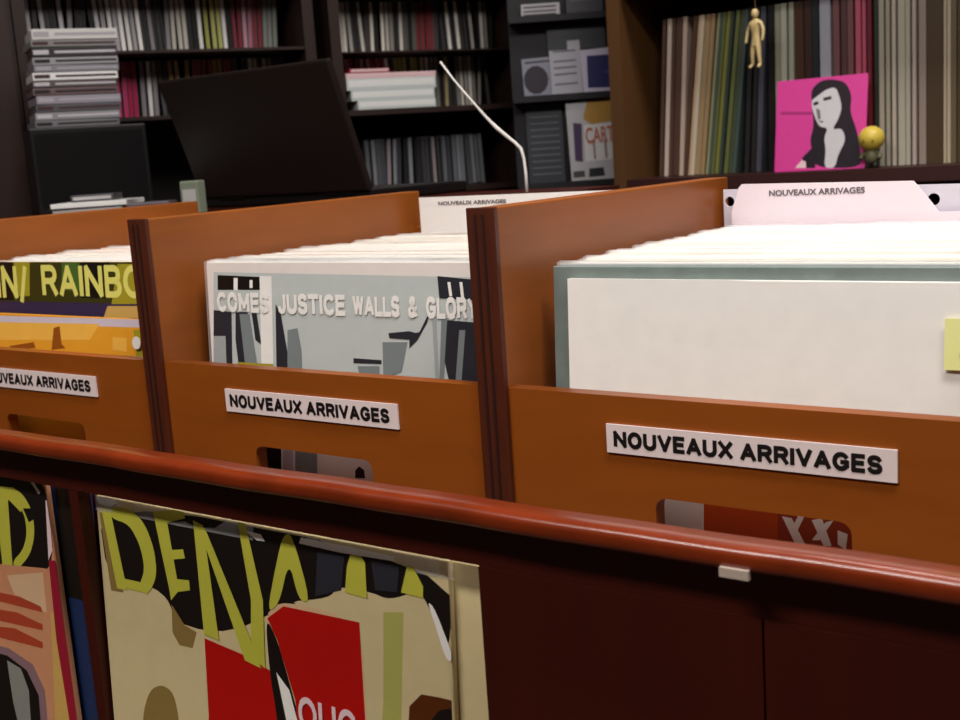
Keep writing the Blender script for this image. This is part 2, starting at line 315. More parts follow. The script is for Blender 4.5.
  ('white', [(-0.0527, 0.0681), (-0.0499, 0.0681), (-0.0485, 0.0577), (-0.0513, 0.0577)]),
  ('white', [(-0.0415, 0.0682), (-0.0387, 0.0682), (-0.0374, 0.0549), (-0.0402, 0.0549)]),
  ('dark', [(-0.0539, 0.0396), (-0.0035, 0.0377), (-0.0035, -0.0206), (-0.0541, -0.0072), (-0.0589, 0.0123)]),
  ('mgrey', [(-0.0596, 0.041), (-0.0539, 0.0411), (-0.0568, 0.0169), (-0.0599, -0.0091), (-0.0637, -0.0093)]),
  ('mgrey', [(-0.043, 0.0325), (-0.0374, 0.0327), (-0.0428, -0.008), (-0.0485, -0.0084)]),
  ('black', [(-0.2837, -0.0721), (-0.2371, -0.0731), (-0.2392, -0.1029), (-0.2859, -0.0991)]),
  ('lilac', [(-0.2348, -0.0746), (-0.2229, -0.0744), (-0.2254, -0.11), (-0.2373, -0.1097)]),
  ('mgrey', [(-0.2206, -0.075), (-0.1951, -0.0743), (-0.1972, -0.1068), (-0.2229, -0.108)]),
  ('offwhite', [(-0.1928, -0.0741), (-0.1221, -0.0754), (-0.1238, -0.1065), (-0.195, -0.1082)]),
  ('black', [(-0.1535, -0.0852), (-0.1489, -0.0814), (-0.1437, -0.0842), (-0.143, -0.0907), (-0.1539, -0.0918)]),
 ],
 'white': [
  ('white', [(0.052, 0.0715), (0.1705, 0.0715), (0.338, 0.0674), (0.3553, -0.015), (0.052, -0.0141)]),
  ('offwhite', [(0.1062, -0.0649), (0.1535, -0.0664), (0.1518, -0.1004), (0.1056, -0.0999)]),
  ('orange', [(0.1535, -0.0698), (0.2089, -0.0697), (0.209, -0.1053), (0.1532, -0.107)]),
  ('brick', [(0.2043, -0.0702), (0.2623, -0.0693), (0.2627, -0.1065), (0.2043, -0.106)]),
  ('white', [(0.207, -0.077), (0.2135, -0.0775), (0.2226, -0.0936), (0.2162, -0.0945)]),
  ('white', [(0.2187, -0.0736), (0.2226, -0.0731), (0.2174, -0.0847), (0.2135, -0.0839)]),
  ('white', [(0.2264, -0.0771), (0.2328, -0.075), (0.2392, -0.0918), (0.2341, -0.0926)]),
  ('white', [(0.2353, -0.0772), (0.2403, -0.0752), (0.2316, -0.0891), (0.2265, -0.0898)]),
  ('white', [(0.2428, -0.0812), (0.2491, -0.0829), (0.2479, -0.0931), (0.2429, -0.09)]),
 ],
 'rain': [
  ('olived', [(-0.7, 0.0815), (-0.3999, 0.0813), (-0.4102, -0.0219), (-0.7, -0.0274)]),
  ('olive', [(-0.6594, 0.0814), (-0.6054, 0.0814), (-0.6101, 0.0464), (-0.6645, 0.0455)]),
  ('green', [(-0.5507, 0.0814), (-0.502, 0.0814), (-0.5054, 0.052), (-0.5542, 0.0533)]),
  ('navy', [(-0.7, 0.0397), (-0.4038, 0.0423), (-0.4071, 0.0085), (-0.7, -0.0028)]),
  ('black', [(-0.7, 0.0814), (-0.6338, 0.0814), (-0.6393, 0.0417), (-0.7, 0.0406)]),
  ('black', [(-0.5212, 0.0814), (-0.4739, 0.0814), (-0.484, 0.0465), (-0.5222, 0.0459)]),
  ('olive', [(-0.4619, 0.0795), (-0.4001, 0.0795), (-0.4038, 0.0423), (-0.4753, 0.0409)]),
  ('tan2', [(-0.4818, 0.0388), (-0.404, 0.0405), (-0.4051, 0.0292), (-0.4894, 0.0269)]),
 ],
 'gold': [
  ('lilacw', [(-0.69, 0.0272), (-0.384, 0.0305), (-0.3848, 0.0232), (-0.69, 0.0187)]),
  ('gold', [(-0.69, 0.0187), (-0.3848, 0.0232), (-0.3914, -0.0437), (-0.69, -0.0643)]),
  ('goldp', [(-0.641, 0.0211), (-0.4729, 0.0242), (-0.4904, 0.0081), (-0.6437, 0.0022)]),
  ('brown2', [(-0.5474, 0.0179), (-0.5372, 0.0202), (-0.5361, 0.0024), (-0.53, -0.0014), (-0.5536, -0.0044)]),
  ('brown2', [(-0.6263, -0.0034), (-0.5833, 0.0025), (-0.5806, -0.0035), (-0.6233, -0.0074)]),
  ('goldp', [(-0.4544, 0.0124), (-0.4335, 0.0122), (-0.4349, -0.0011), (-0.4558, -0.0001)]),
  ('olive', [(-0.4223, 0.0201), (-0.3849, 0.0213), (-0.3888, -0.0175), (-0.4206, -0.0193)]),
 ],
 'pink': [
  ('magenta', [(-0.3964, 0.2461), (-0.2325, 0.257), (-0.2296, 0.0884), (-0.3927, 0.0885)]),
  ('magentad', [(-0.3908, 0.2008), (-0.3305, 0.1963), (-0.3303, 0.1908), (-0.3906, 0.1952)]),
  ('hair', [(-0.3339, 0.237), (-0.3174, 0.2521), (-0.2948, 0.2537), (-0.2686, 0.2459), (-0.2566, 0.2215), (-0.2591, 0.191), (-0.245, 0.1576), (-0.2381, 0.1212), (-0.2333, 0.0886), (-0.3209, 0.0926), (-0.3279, 0.1262), (-0.3324, 0.1449), (-0.3258, 0.1721), (-0.331, 0.2092)]),
  ('skin', [(-0.3257, 0.2217), (-0.3036, 0.2363), (-0.2868, 0.2385), (-0.2786, 0.2179), (-0.2742, 0.1994), (-0.2808, 0.1781), (-0.2913, 0.1606), (-0.2728, 0.1631), (-0.2646, 0.1408), (-0.2784, 0.1143), (-0.2831, 0.0909), (-0.3038, 0.0918), (-0.3013, 0.1247), (-0.3059, 0.1469), (-0.299, 0.1648), (-0.3142, 0.1676), (-0.3223, 0.181), (-0.3308, 0.2037), (-0.3313, 0.2184)]),
  ('hair', [(-0.3105, 0.2204), (-0.2956, 0.2229), (-0.2935, 0.2172), (-0.3084, 0.2148)]),
  ('hair', [(-0.3292, 0.2128), (-0.3198, 0.2157), (-0.3177, 0.21), (-0.3271, 0.2071)]),
  ('greyf', [(-0.3231, 0.2031), (-0.3154, 0.1989), (-0.3129, 0.1822), (-0.3185, 0.1808)]),
  ('hair', [(-0.3184, 0.1789), (-0.307, 0.1781), (-0.3107, 0.1747)]),
  ('hair', [(-0.3466, 0.1124), (-0.328, 0.1299), (-0.3164, 0.1255), (-0.3209, 0.0926), (-0.3382, 0.0934)]),
  ('pinkw', [(-0.3595, 0.0944), (-0.3465, 0.1087), (-0.3386, 0.1046), (-0.3382, 0.0934)]),
 ],
}
BOUNDS = {'pena': (-0.234, 0.087, -0.384, -0.0635), 'left': (-0.585, -0.2655, -0.372, -0.0455), 'glass': (-0.3185, -0.0035, -0.232, 0.083), 'white': (0.052, 0.359, -0.2415, 0.0715), 'rain': (-0.7, -0.385, -0.235, 0.0815), 'gold': (-0.69, -0.384, -0.238, 0.0305), 'pink': (-0.4, -0.2285, 0.088, 0.2585)}

# ================================================================ THE ROOM
FZ = -Z0
struct('floor', MB().box((-3.2, -3.2, FZ - .05), (2.8, 3.2, FZ)), mat('worn_brown_floor', '4A3428', .6, .2, 6))
struct('ceiling', MB().box((-3.2, -3.2, CEIL), (2.8, 3.2, CEIL + .05)), mat('cream_ceiling', 'CFC6B6', .8, .05, 6))
WALLM = mat('dim_plaster_wall', '5C4E44', .8, .08, 5)
struct('wall_back', MB().box((-3.2, 2.5, FZ), (2.8, 2.6, CEIL)), WALLM)
struct('wall_left', MB().box((-3.2, -3.2, FZ), (-3.1, 2.5, CEIL)), WALLM)
struct('wall_right', MB().box((2.7, -3.2, FZ), (2.8, 2.5, CEIL)), WALLM)
struct('wall_front', MB().box((-3.1, -3.2, FZ), (2.7, -3.1, CEIL)), WALLM)

# ================================================================ RECORD BROWSER (the three bins)
P, T, L, H = .3651, .0225, .3716, .1239
NX = (-2, -1, 0, 1)                       # dividers; the bins lie between them
HB = -.255                                # underside of the bins
rack = thing('record_bin_rack', 'long orange wooden record browser with tall dividers and low front panels', 'record rack')
EX0, EX1 = -2 * P, P + T
HOLES = [(-2 * P + T + .110, -2 * P + T + .238), (-P + T + .105, -P + T + .233), (T + .111, T + .239)]
for i in range(3):
    x0 = NX[i] * P + T; x1 = NX[i + 1] * P
    hx0, hx1 = HOLES[i]
    plate([(x0 - .0005, HB), (x1 + .0005, HB), (x1 + .0005, 0), (x0 - .0005, 0)], [rrect(hx0, -.108, hx1, -.0655, .008)], .012, 'front_panel', ORANGE_FRONT, rack, (0, .001, 0))
    MB().box((x0, .006, HB), (x1, L, HB + .012)).build('bin_floor', ORANGE, rack)
    MB().box((x0, L - .012, HB), (x1, L, .085)).build('back_panel', ORANGE, rack)
for i in NX:
    x = i * P
    d = MB().box((x, .0015, HB), (x + T, L, H)).build('divider', ORANGE, rack, bevel=.0012)
    e = MB().box((x - .0005, -.003, HB), (x + T + .0005, .0015, H + .0005)).build('edge_strip', EDGE, d, bevel=.0008)
    g = MB()
    for gx in (.006, .0125): g.box((x + gx, -.0036, HB), (x + gx + .002, -.0028, H - .004))
    g.build('edge_groove', GROOVE, d)
LBW, LBH, LBZ = .188, .0192, -.0188
for i in range(3):
    x0 = NX[i] * P + T + (.0778, .0765, .0778)[i]
    rot = Matrix.Rotation((-.012, .006, .01)[i], 4, 'Y')
    lp = MB().box((x0, -.0006, LBZ - LBH), (x0 + LBW, .0008, LBZ)).build('bin_label', LABELW, rack)
    lp['label'] = 'white paper label reading NOUVEAUX ARRIVAGES'
    sign('NOUVEAUX ARRIVAGES', LBW - .014, .0112, INK, lp, (x0 + .0055, -.00075, LBZ - LBH / 2 - .0056), thick=.25)

# ================================================================ LOWER CABINET with polished rail
FY = -.171
cab = thing('lower_record_cabinet', 'dark mahogany cabinet with polished red-brown rail below the record bins', 'cabinet')
def rail_profile():
    pr = []
    y0, y1, z0, z1, r = -.186, -.166, -.0312, -.0195, .0045
    for cy, cz, a0 in ((y0 + r, z1 - r, 90), (y0 + r, z0 + r, 180)):
        for k in range(7):
            a = math.radians(a0 + 90 * k / 6); pr.append((cy + r * math.cos(a), cz + r * math.sin(a)))
    pr += [(y1, z0), (y1, z1 - .004), (y1 - .003, z1)]
    return pr
mb = MB(); pr = rail_profile(); xs = [EX0 - .35 + k * .01 for k in range(int((EX1 - EX0 + .95) / .01))]
for x in xs:
    w_ = .0003 * math.sin(x * 23) + .0002 * math.sin(x * 61 + 1)
    for (y, z) in pr: mb.v.append((x, y + w_, z + w_ * .6))
n = len(pr)
for i in range(len(xs) - 1):
    for k in range(n):
        k2 = (k + 1) % n; mb.f.append((i*n + k, i*n + k2, (i+1)*n + k2, (i+1)*n + k)); mb.m.append(0)
mb.f.append(tuple(range(n))); mb.m.append(0); mb.f.append(tuple(reversed([(len(xs)-1)*n + k for k in range(n)]))); mb.m.append(0)
RX0, RX1 = xs[0], xs[-1]
mb.build('rail', LIP, cab, smooth=True)
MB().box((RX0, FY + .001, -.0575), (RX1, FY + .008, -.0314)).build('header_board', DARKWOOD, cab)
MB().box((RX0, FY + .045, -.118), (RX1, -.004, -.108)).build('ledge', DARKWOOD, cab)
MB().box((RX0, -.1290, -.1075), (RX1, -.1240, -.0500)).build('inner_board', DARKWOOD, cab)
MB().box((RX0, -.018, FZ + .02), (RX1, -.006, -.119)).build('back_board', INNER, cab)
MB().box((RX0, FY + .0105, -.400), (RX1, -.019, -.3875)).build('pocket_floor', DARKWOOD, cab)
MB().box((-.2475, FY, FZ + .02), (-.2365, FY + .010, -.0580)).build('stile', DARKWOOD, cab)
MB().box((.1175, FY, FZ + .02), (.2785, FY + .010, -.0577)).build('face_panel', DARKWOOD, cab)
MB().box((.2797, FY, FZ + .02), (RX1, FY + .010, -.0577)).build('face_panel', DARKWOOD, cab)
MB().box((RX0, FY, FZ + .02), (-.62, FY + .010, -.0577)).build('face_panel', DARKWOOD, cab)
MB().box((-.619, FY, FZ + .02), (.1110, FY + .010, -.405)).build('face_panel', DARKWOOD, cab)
sc = MB().box((.2660, -.1878, -.0335), (.2800, -.1850, -.0290)).build('tape_scrap', mat('silvery_tape', 'B9A79A', .3), cab); sc['label'] = 'small silvery scrap of tape'
MB().box((RX0, -.004, -.262), (RX1, .44, -.257)).build('top_board', DARKWOOD, cab)
MB().box((RX0, -.004, FZ), (RX1, .44, -.40)).build('body', DARKWOOD, cab)
for x in (RX0, RX1 - .02): MB().box((x, -.004, -.40), (x + .02, .44, -.2625)).build('side_panel', DARKWOOD, cab)

# ================================================================ RECORD SLEEVES
PLASTIC = mat('clear_plastic_sleeve', 'FFFFFF', .2, 0, spec=.6, trans=.72)
def art_mesh(key, th, back='offwhite', edge=None):
    """jacket with its printed front; local x,z are the cover's plane, front face at y=0"""
    u0, u1, v0, v1 = BOUNDS[key]
    return u0, u1, v0, v1
def chaikin(pts, it=2):
    for _ in range(it):
        out = []
        for i in range(len(pts)):
            (ax, ay), (bx_, by) = pts[i], pts[(i + 1) % len(pts)]
            if math.hypot(ax - bx_, ay - by) < .0015: out.append(((ax + bx_) / 2, (ay + by) / 2)); continue
            out += [(ax * .78 + bx_ * .22, ay * .78 + by * .22), (ax * .22 + bx_ * .78, ay * .22 + by * .78)]
        pts = out
    return pts
def cover(key, name, label, cat, y0, k, base, th=.0035, group=None, edge=None, texts=(), pl=None, roll=0):
    u0, u1, v0, v1 = BOUNDS[key]
    ang = math.atan(k)
    cx = (u0 + u1) / 2; cz = v0
    # the thing's origin sits at the jacket's lower edge
    t = thing(name, label, cat, (cx, y0 + math.sin(ang) * cz, math.cos(ang) * cz), (-ang, roll, 0), group)
    MB().box((u0 - cx, 0, 0), (u1 - cx, th, v1 - v0)).build('jacket', edge or pal(base), t, bevel=.0006)
    keys = [base] + sorted({m for m, _ in ART[key] if m != base})
    mb = MB(); mb.box((u0 - cx + .0005, -.0003, .0005), (u1 - cx - .0005, 0, v1 - v0 - .0005), 0)
    for i, (m, pts) in enumerate(ART[key]):
        yy = -.0004 - i * .00002
        if len(pts) > 6 and m != 'red': pts = chaikin(pts)
        mb.poly([(u - cx, yy, v - cz) for u, v in pts][::1], keys.index(m))
    mb.build('cover_print', [pal(x) for x in keys], t)
    for (s, u, v, wd, ht, mk, bold, slant) in texts:
        sign(s, wd, ht, pal(mk), t, (u - cx, -.0004 - len(ART[key]) * .00002 - .0001, v - cz), bold, 'cover_lettering', dy=.00002)
    if pl:
        a, b, c, d = pl
        MB().box((u0 - cx - a, -.0040, 0), (u1 - cx + b, -.0038, v1 - v0 + c)).box((u0 - cx - a, th + .0002, 0), (u1 - cx + b, th + .0004, v1 - v0 + c)).build('plastic_sleeve', PLASTIC, t)
    return t
gl = cover('glass', 'record_sleeve', 'record with black-and-white street photograph cover at front of middle bin', 'record', .035, .06, 'offwhite',
  texts=[('COMES  JUSTICE', -.3065, .0400, .150, .0170, 'white', .24, 0), ('WALLS  &  GLORY', -.148, .0405, .1225, .0165, 'white', .24, 0)], pl=None)
wh = cover('white', 'record_sleeve', 'plain white record sleeve at front of right bin with yellow price note', 'record', .035, .06, 'white')
ra = cover('rain', 'record_sleeve', 'record in left bin with yellow RAINBOW lettering on dark cover', 'record', .050, .06, 'olived', edge=pal('tan2'),
  texts=[("IN/", -.667, .0430, .055, .0350, 'goldy', .19, 0), ('RAINBO', -.5865, .0470, .161, .0315, 'goldy', .20, 0)])
go = cover('gold', 'record_sleeve', 'orange-yellow record cover standing lowest at front of left bin', 'record', .033, .06, 'gold')
u0, u1, v0, v1 = BOUNDS['gold']
MB().tube([(-.4165 - (u0+u1)/2, -.0030, .0085 - v0), (-.4165 - (u0+u1)/2, -.0024, .0085 - v0)], .0060, 16).build('round_sticker', pal('white'), go)

# yellow note on the white sleeve
nt_ = thing('price_note', 'yellow sticky note on the plain white record sleeve in right bin', 'note', (.3225, .0355 + .06 * .036, .036), (-math.atan(.06), 0, 0))
MB().box((-.0180, -.0032, -.0145), (.0180, -.0028, .0150)).build('paper', mat('pale_yellow_paper', 'EFEFA0', .6), nt_)
text('C', .005, .007, mat('olive_ink', '9A9A50', .5), nt_, (-.0095, -.0034, -.009))

# --- the filed records behind the front ones
CARD = ['E9E2D4', 'D9CDB8', 'F2EFEC', 'E6C9B8', 'CFC6C0', 'F0E6D2', 'DADDE0', 'F4F2F4', 'C9B69A', 'EAD6CE']
CARDM = [mat('sleeve_card_%s' % c.lower(), c, .5) for c in CARD]
DK = [mat('sleeve_dark_%s' % c.lower(), c, .5) for c in ('6A6A60', '8A6A58', '52636A', '7E7468')]
LPW = .315
def lp_mesh():
    mb = MB().box((-LPW/2, 0, 0), (LPW/2, .0030, LPW)); me = mb.mesh('jacket')
    bm = bmesh.new(); bm.from_mesh(me); bmesh.ops.bevel(bm, geom=bm.edges[:], offset=.0006, segments=1, affect='EDGES'); bm.to_mesh(me); bm.free()
    me.materials.append(None); return me
LPME = lp_mesh()
def plast_mesh():
    mb = MB(); n = 24
    for yo in (-.0003, .0033):
        lo = [(-LPW/2 - .002 + (LPW + .004) * i / n, yo, 0) for i in range(n + 1)]
        hi = []
        for i in range(n + 1):
            x = -LPW/2 - .002 + (LPW + .004) * i / n
            hi.append((x, yo + .0002 * math.sin(i * 1.7 + yo * 900), LPW + .0016 + .0009 * math.sin(i * .5 + yo * 700) + .0003 * math.sin(i * 1.9)))
        for i in range(n): mb.poly([lo[i], lo[i+1], hi[i+1], hi[i]])
    me = mb.mesh('plastic_sleeve'); me.materials.append(PLASTIC); return me
PLME = plast_mesh()
def filed(x, y, z, ang, m, label, group, plastic, roll=0):
    o = bpy.data.objects.new('record_sleeve', LPME); C.objects.link(o)
    o.material_slots[0].link = 'OBJECT'; o.material_slots[0].material = m
    tag(put(o, (x, y, z), (-ang, roll, 0)), label, 'record', group)
    if plastic:
        c = bpy.data.objects.new('plastic_sleeve', PLME); C.objects.link(c); c.parent = o
    return o
FLOORZ = HB + .0122
def fill(xc, yfirst, ylast, n, label, group, pick, ztop=.0725, plastic=.8, a0=.06, a1=.06):
    for i in range(n):
        f = i / (n - 1); y = yfirst + (ylast - yfirst) * f
        z = FLOORZ + .009 + random.uniform(-.004, .0015)
        filed(xc + random.uniform(-.0018, .0018), y, z, a0 + (a1 - a0) * f, pick(i, n), label, group, random.random() < plastic)
TEAL = mat('grey_teal_card', '77837F', .5, .3, 60)
# right bin: a grey-teal record peeks out around the white one
fr = .035 + .06 * -.24
filed(.0375 + LPW/2, fr + .0042, FLOORZ + .0078, .06, TEAL, 'grey-teal record sleeve peeking out directly behind plain white front sleeve', 'records filed in the right bin', False)
filed(.0405 + LPW/2, fr + .0082, FLOORZ + .0090, .06, mat('grey_card', '8B8F90', .5), 'grey record sleeve second behind plain white front sleeve', 'records filed in the right bin', True)
def pick_r(i, n):
    r = random.random()
    if i < 3: return random.choice([CARDM[6], CARDM[4], DK[2]])
    return CARDM[random.choice([0, 2, 6, 5, 7, 4, 6, 3, 9, 1])] if r < .88 else random.choice(DK)
fill(.0440 + LPW/2, fr + .0125, .312, 62, 'thin pale record sleeve filed between front sleeve and white tab card of right bin', 'records filed in the right bin', pick_r)
def pick_m(i, n):
    if i < 3: return DK[0] if i != 1 else DK[3]
    r = random.random()
    return CARDM[random.choice([0, 1, 3, 3, 4, 8, 9, 8])] if r < .72 else random.choice(DK)
fill(-P + T + .008 + LPW/2 + .008, fr + .0050, .320, 62, 'thin pale record sleeve filed between photograph cover and white card of middle bin', 'records filed in the middle bin', pick_m, plastic=.6)
def pick_l(i, n): return CARDM[random.choice([9, 3, 2, 0, 5, 3])] if random.random() < .85 else random.choice(DK)
fill(-2*P + T + .008 + LPW/2 + .008, .048, .320, 56, 'thin pale record sleeve filed behind RAINBOW cover in left bin', 'records filed in the left bin', pick_l, plastic=.5)

# --- white divider cards at the back of the bins
def hole_ring(x, z, r): return [(x + r * math.cos(a * math.pi / 6), z + r * math.sin(a * math.pi / 6)) for a in range(12)]
PINKCARD = mat('pale_pink_plastic_card', 'F4E4EC', .45)
GREYCARD = mat('pale_lilac_plastic_card', 'D9D3DE', .45)
BH = -.2425
k1 = thing('divider_card', 'pale lilac divider card with punched holes at back of right bin', 'divider card', (0, .3500, BH))
plate([(.0275, 0), (.3425, 0), (.3425, .1095 - BH), (.0275, .1135 - BH)], [hole_ring(.0335, .1025 - BH, .0045), hole_ring(.2120, .0990 - BH, .0050)], .0015, 'card', GREYCARD, k1)
k2 = thing('divider_card', 'white tabbed NOUVEAUX ARRIVAGES divider card at back of right bin', 'divider card', (0, .3420, BH))
plate([(.034, 0), (.3420, 0), (.3420, .088 - BH), (.2180, .0895 - BH), (.2060, .1055 - BH), (.198, .1150 - BH), (.0490, .1180 - BH), (.0460, .1150 - BH), (.0385, .0930 - BH)], [], .0015, 'card', PINKCARD, k2)
text('NOUVEAUX ARRIVAGES', .084, .0052, INKG, k2, (.0745, -.0004, .1065 - BH), bold=.02)
k3 = thing('divider_card', 'white divider card with faint writing at back of middle bin', 'divider card', (0, .3500, BH))
plate([(-.3265, 0), (-.0120, 0), (-.0120, .117 - BH), (-.3265, .1175 - BH)], [], .0015, 'card', WHITE, k3)
text('NOUVEAUX ARRIVAGES', .088, .0040, INKG, k3, (-.300, -.0004, .1085 - BH), bold=.02)

# --- records displayed in the lower cabinet
pe = cover('pena', 'record_sleeve', 'torn record cover with big yellow DENAL letters and red squares below the rail', 'record', -.155, .05, 'cream', th=.004,
  texts=[('OUO', -.0385, -.1930, .050, .0225, 'pinkw', .17, 0)])
BOUNDS['pena2'] = (-.208, .1140, -.3845, -.0655); ART['pena2'] = [('black', [(.1, -.173), (.1140, -.173), (.1140, -.26), (.1, -.26)])]
cover('pena2', 'record_sleeve', 'cream record cover showing as pale strip right of the torn yellow-lettered cover', 'record', -.1495, .05, 'cream')
le = cover('left', 'record_sleeve', 'salmon and red-edged record cover with yellow letter at lower left', 'record', -.157, .05, 'salmon', th=.004, roll=-.085)
BOUNDS['blue'] = (-.565, -.2500, -.3845, -.062); ART['blue'] = [('white', [(-.2540, -.200), (-.2525, -.200), (-.2515, -.212), (-.2535, -.212)]), ('black', [(-.290, -.062), (-.2500, -.062), (-.2500, -.150), (-.290, -.150)])]
cover('blue', 'record_sleeve', 'dark blue record cover standing behind the red-edged cover at lower left', 'record', -.1502, .05, 'blue')
# crumpled clear sleeve tops
def crumple(px, z, ln, name_label, parent, rnd):
    mb = MB(); n = 18; r = random.Random(rnd)
    top = [(px + ln * i / n, -.1585 + r.uniform(-.001, .001), z + r.uniform(-.004, .004)) for i in range(n + 1)]
    bot = [(px + ln * i / n, -.1592 + r.uniform(-.0006, .0006), z - .012) for i in range(n + 1)]
    for i in range(n): mb.poly([bot[i], bot[i+1], top[i+1], top[i]])
    o = mb.build('plastic_sleeve', PLASTIC, None); o.parent = parent
    o.matrix_parent_inverse = (Matrix.Translation((parent.location[0], parent.location[1], parent.location[2] - Z0)) @ parent.rotation_euler.to_matrix().to_4x4()).inverted()
    return o
crumple(-.234, -.062, .325, '', pe, 3)
crumple(-.50, -.047, .210, '', le, 5)

# ================================================================ COUNTER behind the bins
ct = thing('sales_counter', 'dark counter behind the record bins carrying the laptop', 'counter', (-1.05, .85, -.95))
MB().box((-.55, -.36, 1.030), (.66, .05, 1.050)).build('counter_top', DARKWOOD, ct)
MB().box((-.51, -.32, 0), (.62, .02, 1.0295)).build('cabinet_body', DARKWOOD, ct)
CTZ = .1005
# laptop: lid's back towards the camera, leaning over the hinge
lap = thing('laptop', 'open black laptop seen from behind on counter', 'laptop', (-.872, .688, CTZ), (0, 0, 0))
MB().box((-.184, -.002, .0006), (.184, .235, .017)).build('keyboard_base', BLACKP, lap, bevel=.003)
ll = math.atan2(.068, .187)
lid = MB().box((-.184, -.006, .004), (.184, .006, .2035)).build('screen_lid', mat('black_brown_lid', '1E1614', .42, .15, 5), lap, bevel=.003)
lid.location = (0, 0, .014); lid.rotation_euler = (ll, 0, 0)
MB().box((-.172, .0062, .016), (.172, .0066, .194)).build('screen', mat('screen_glass', '08080A', .15), lid)
MB().tube([(-.15, .002, .014), (-.09, .002, .014)], .006).tube([(.09, .002, .014), (.15, .002, .014)], .006).build('hinge', BLACKP, lap)
# white cable
cp = [(-.515,.650,.285),(-.500,.655,.262),(-.486,.661,.242),(-.474,.667,.225),(-.461,.673,.207),(-.449,.679,.192),(-.438,.684,.181),(-.428,.689,.171),(-.421,.692,.163),(-.417,.692,.150),(-.414,.690,.130),(-.412,.688,.104)]
cb = MB().tube(cp, [.0014,.0014,.0014,.0015,.0018,.0026,.0024,.0021,.0022,.0018,.0019,.0022], 8).build('cable', mat('white_cable_plastic', 'F2ECE8', .35), smooth=True)
tag(put(cb), 'thin white cable rising from counter in front of the compact disc shelves', 'cable')

# ================================================================ CD SHELVES along the left wall
YAW = math.radians(62)
OM = Vector((-1.35747, 1.62911, 0)); UM = Vector((math.cos(YAW), math.sin(YAW), 0)); NM = Vector((-math.sin(YAW), math.cos(YAW), 0))
def onM(s, d, z): p = OM + UM * s + NM * d; return (p.x, p.y, z)
def shelf_unit(label, s0, s1, boards, front=-.10, depth=.17, pt=.025, ztop=.82):
    t = thing('cd_shelf', label, 'shelf', onM(s0, 0, FZ), (0, 0, YAW), 'compact disc shelves on the left')
    wdt = s1 - s0
    for a in (0, wdt - pt): MB().box((a, front, 0), (a + pt, depth, ztop - FZ)).build('side_panel', SHELFWOOD, t)
    MB().box((pt, depth - .01, 0), (wdt - pt, depth, ztop - FZ)).build('back_panel', INNER, t)
    for z, th in boards: MB().box((pt, front + .003, z - th - FZ), (wdt - pt, depth - .01, z - FZ)).build('shelf_board', SHELFWOOD, t)
    return t
shelf_unit('dark wooden shelf of compact discs behind the laptop', -.895, -.268, [(.8, .02), (.558, .006), (.419, .006), (.283, .008), (.09, .012), (-.3, .02)])
shelf_unit('dark wooden shelf of compact discs right of the laptop', -.232, .268, [(.8, .02), (.546, .006), (.4045, .003), (.2745, .012), (.085, .012), (-.3, .02)])
tc_ = thing('tall_cabinet', 'tall dark brown cabinet at the far left edge', 'cabinet', onM(-1.55, 0, FZ), (0, 0, YAW))
MB().box((0, -.10, 0), (.652, .30, 1.75)).build('cabinet_body', mat('very_dark_brown_wood', '321E18', .5, .2, 8), tc_)
MB().box((.01, -.116, .05), (.643, -.1005, 1.74)).build('door', mat('very_dark_brown_wood', '2C1C18', .5), tc_)

def cdbox_mesh():
    mb = MB().box((-.0050, 0, 0), (.0050, .140, .1225), 0)
    mb.box((-.0040, -.0004, .003), (.0040, 0, .1205), 1)
    me = mb.mesh('disc_case'); me.materials.append(None); me.materials.append(None); return me
CDME = cdbox_mesh()
def cm(c): return mat('spine_' + c.lower(), c, .35)
CDC = ['E4DEE0', 'D0CACE', 'A8A4A8', 'F0EBE9', '4F4A4E', '242024', '1A1618', 'BEB8AE', '8C8488', 'E6E2E0', '4A4448']
CASE = [mat('clear_case_edge', '6A686C', .25), mat('dark_case_edge', '1C1A1C', .3)]
def cd_row(s0, s1, z, colors, label, group, special=None, lean=.0):
    s = s0 + .007; cur = 0
    while s < s1:
        f = (s - s0) / (s1 - s0)
        c, lab = (special(f) if special else (None, None))
        if c is None: c = random.choice(colors); lab = label
        if s + .012 + abs(cur) * .124 + .008 > s1: break
        o = bpy.data.objects.new('disc_case', CDME); C.objects.link(o)
        for k in (0, 1): o.material_slots[k].link = 'OBJECT'
        o.material_slots[0].material = CASE[0] if random.random() < .6 else CASE[1]; o.material_slots[1].material = cm(c)
        if random.random() < .22:
            nl = random.choice([-.05, -.03, 0, 0, .03, .06]); s += max(0, cur - nl) * .124; cur = nl
        ln = cur
        tag(put(o, onM(s + .005, random.uniform(0, .006), z + .0008 + .005 * abs(math.sin(ln))), (0, ln, YAW)), lab, 'compact disc', group)
        s += .0105 + (.0008 if random.random() < .75 else random.uniform(.002, .007))
def sp_l1(f):
    if .66 < f < .72 : return random.choice(['9FA050', 'B2B060']), 'yellow-green compact disc case in upper row behind the laptop'
    if .76 < f < .88: return random.choice(['A86878', 'B88898', '7C2C38']), 'dusky pink compact disc case in upper row behind the laptop'
    if f >= .88: return '7C807A', 'grey-green compact disc case at right end of upper row behind laptop'
    return None, None
cd_row(-.868, -.297, .4195, CDC, 'slim compact disc case in upper row behind the laptop', 'discs in the upper row behind the laptop', sp_l1)
def sp_l2(f):
    if .27 < f < .37: return random.choice(['B01850', 'A01848', 'C03068']), 'crimson compact disc case in lower row left of the laptop'
    if .5 < f < .75: return random.choice(['B08A50', 'A04050', 'C0A878']), 'coloured compact disc case in lower row partly hidden by laptop'
    return None, None
cd_row(-.868, -.297, .2835, CDC[4:] , 'dark compact disc case in lower row behind the laptop', 'discs in the lower row behind the laptop', sp_l2)
def sp_m1(f):
    if .50 < f < .60: return '7A2C30', 'dark red compact disc case in upper row right of the laptop'
    return None, None
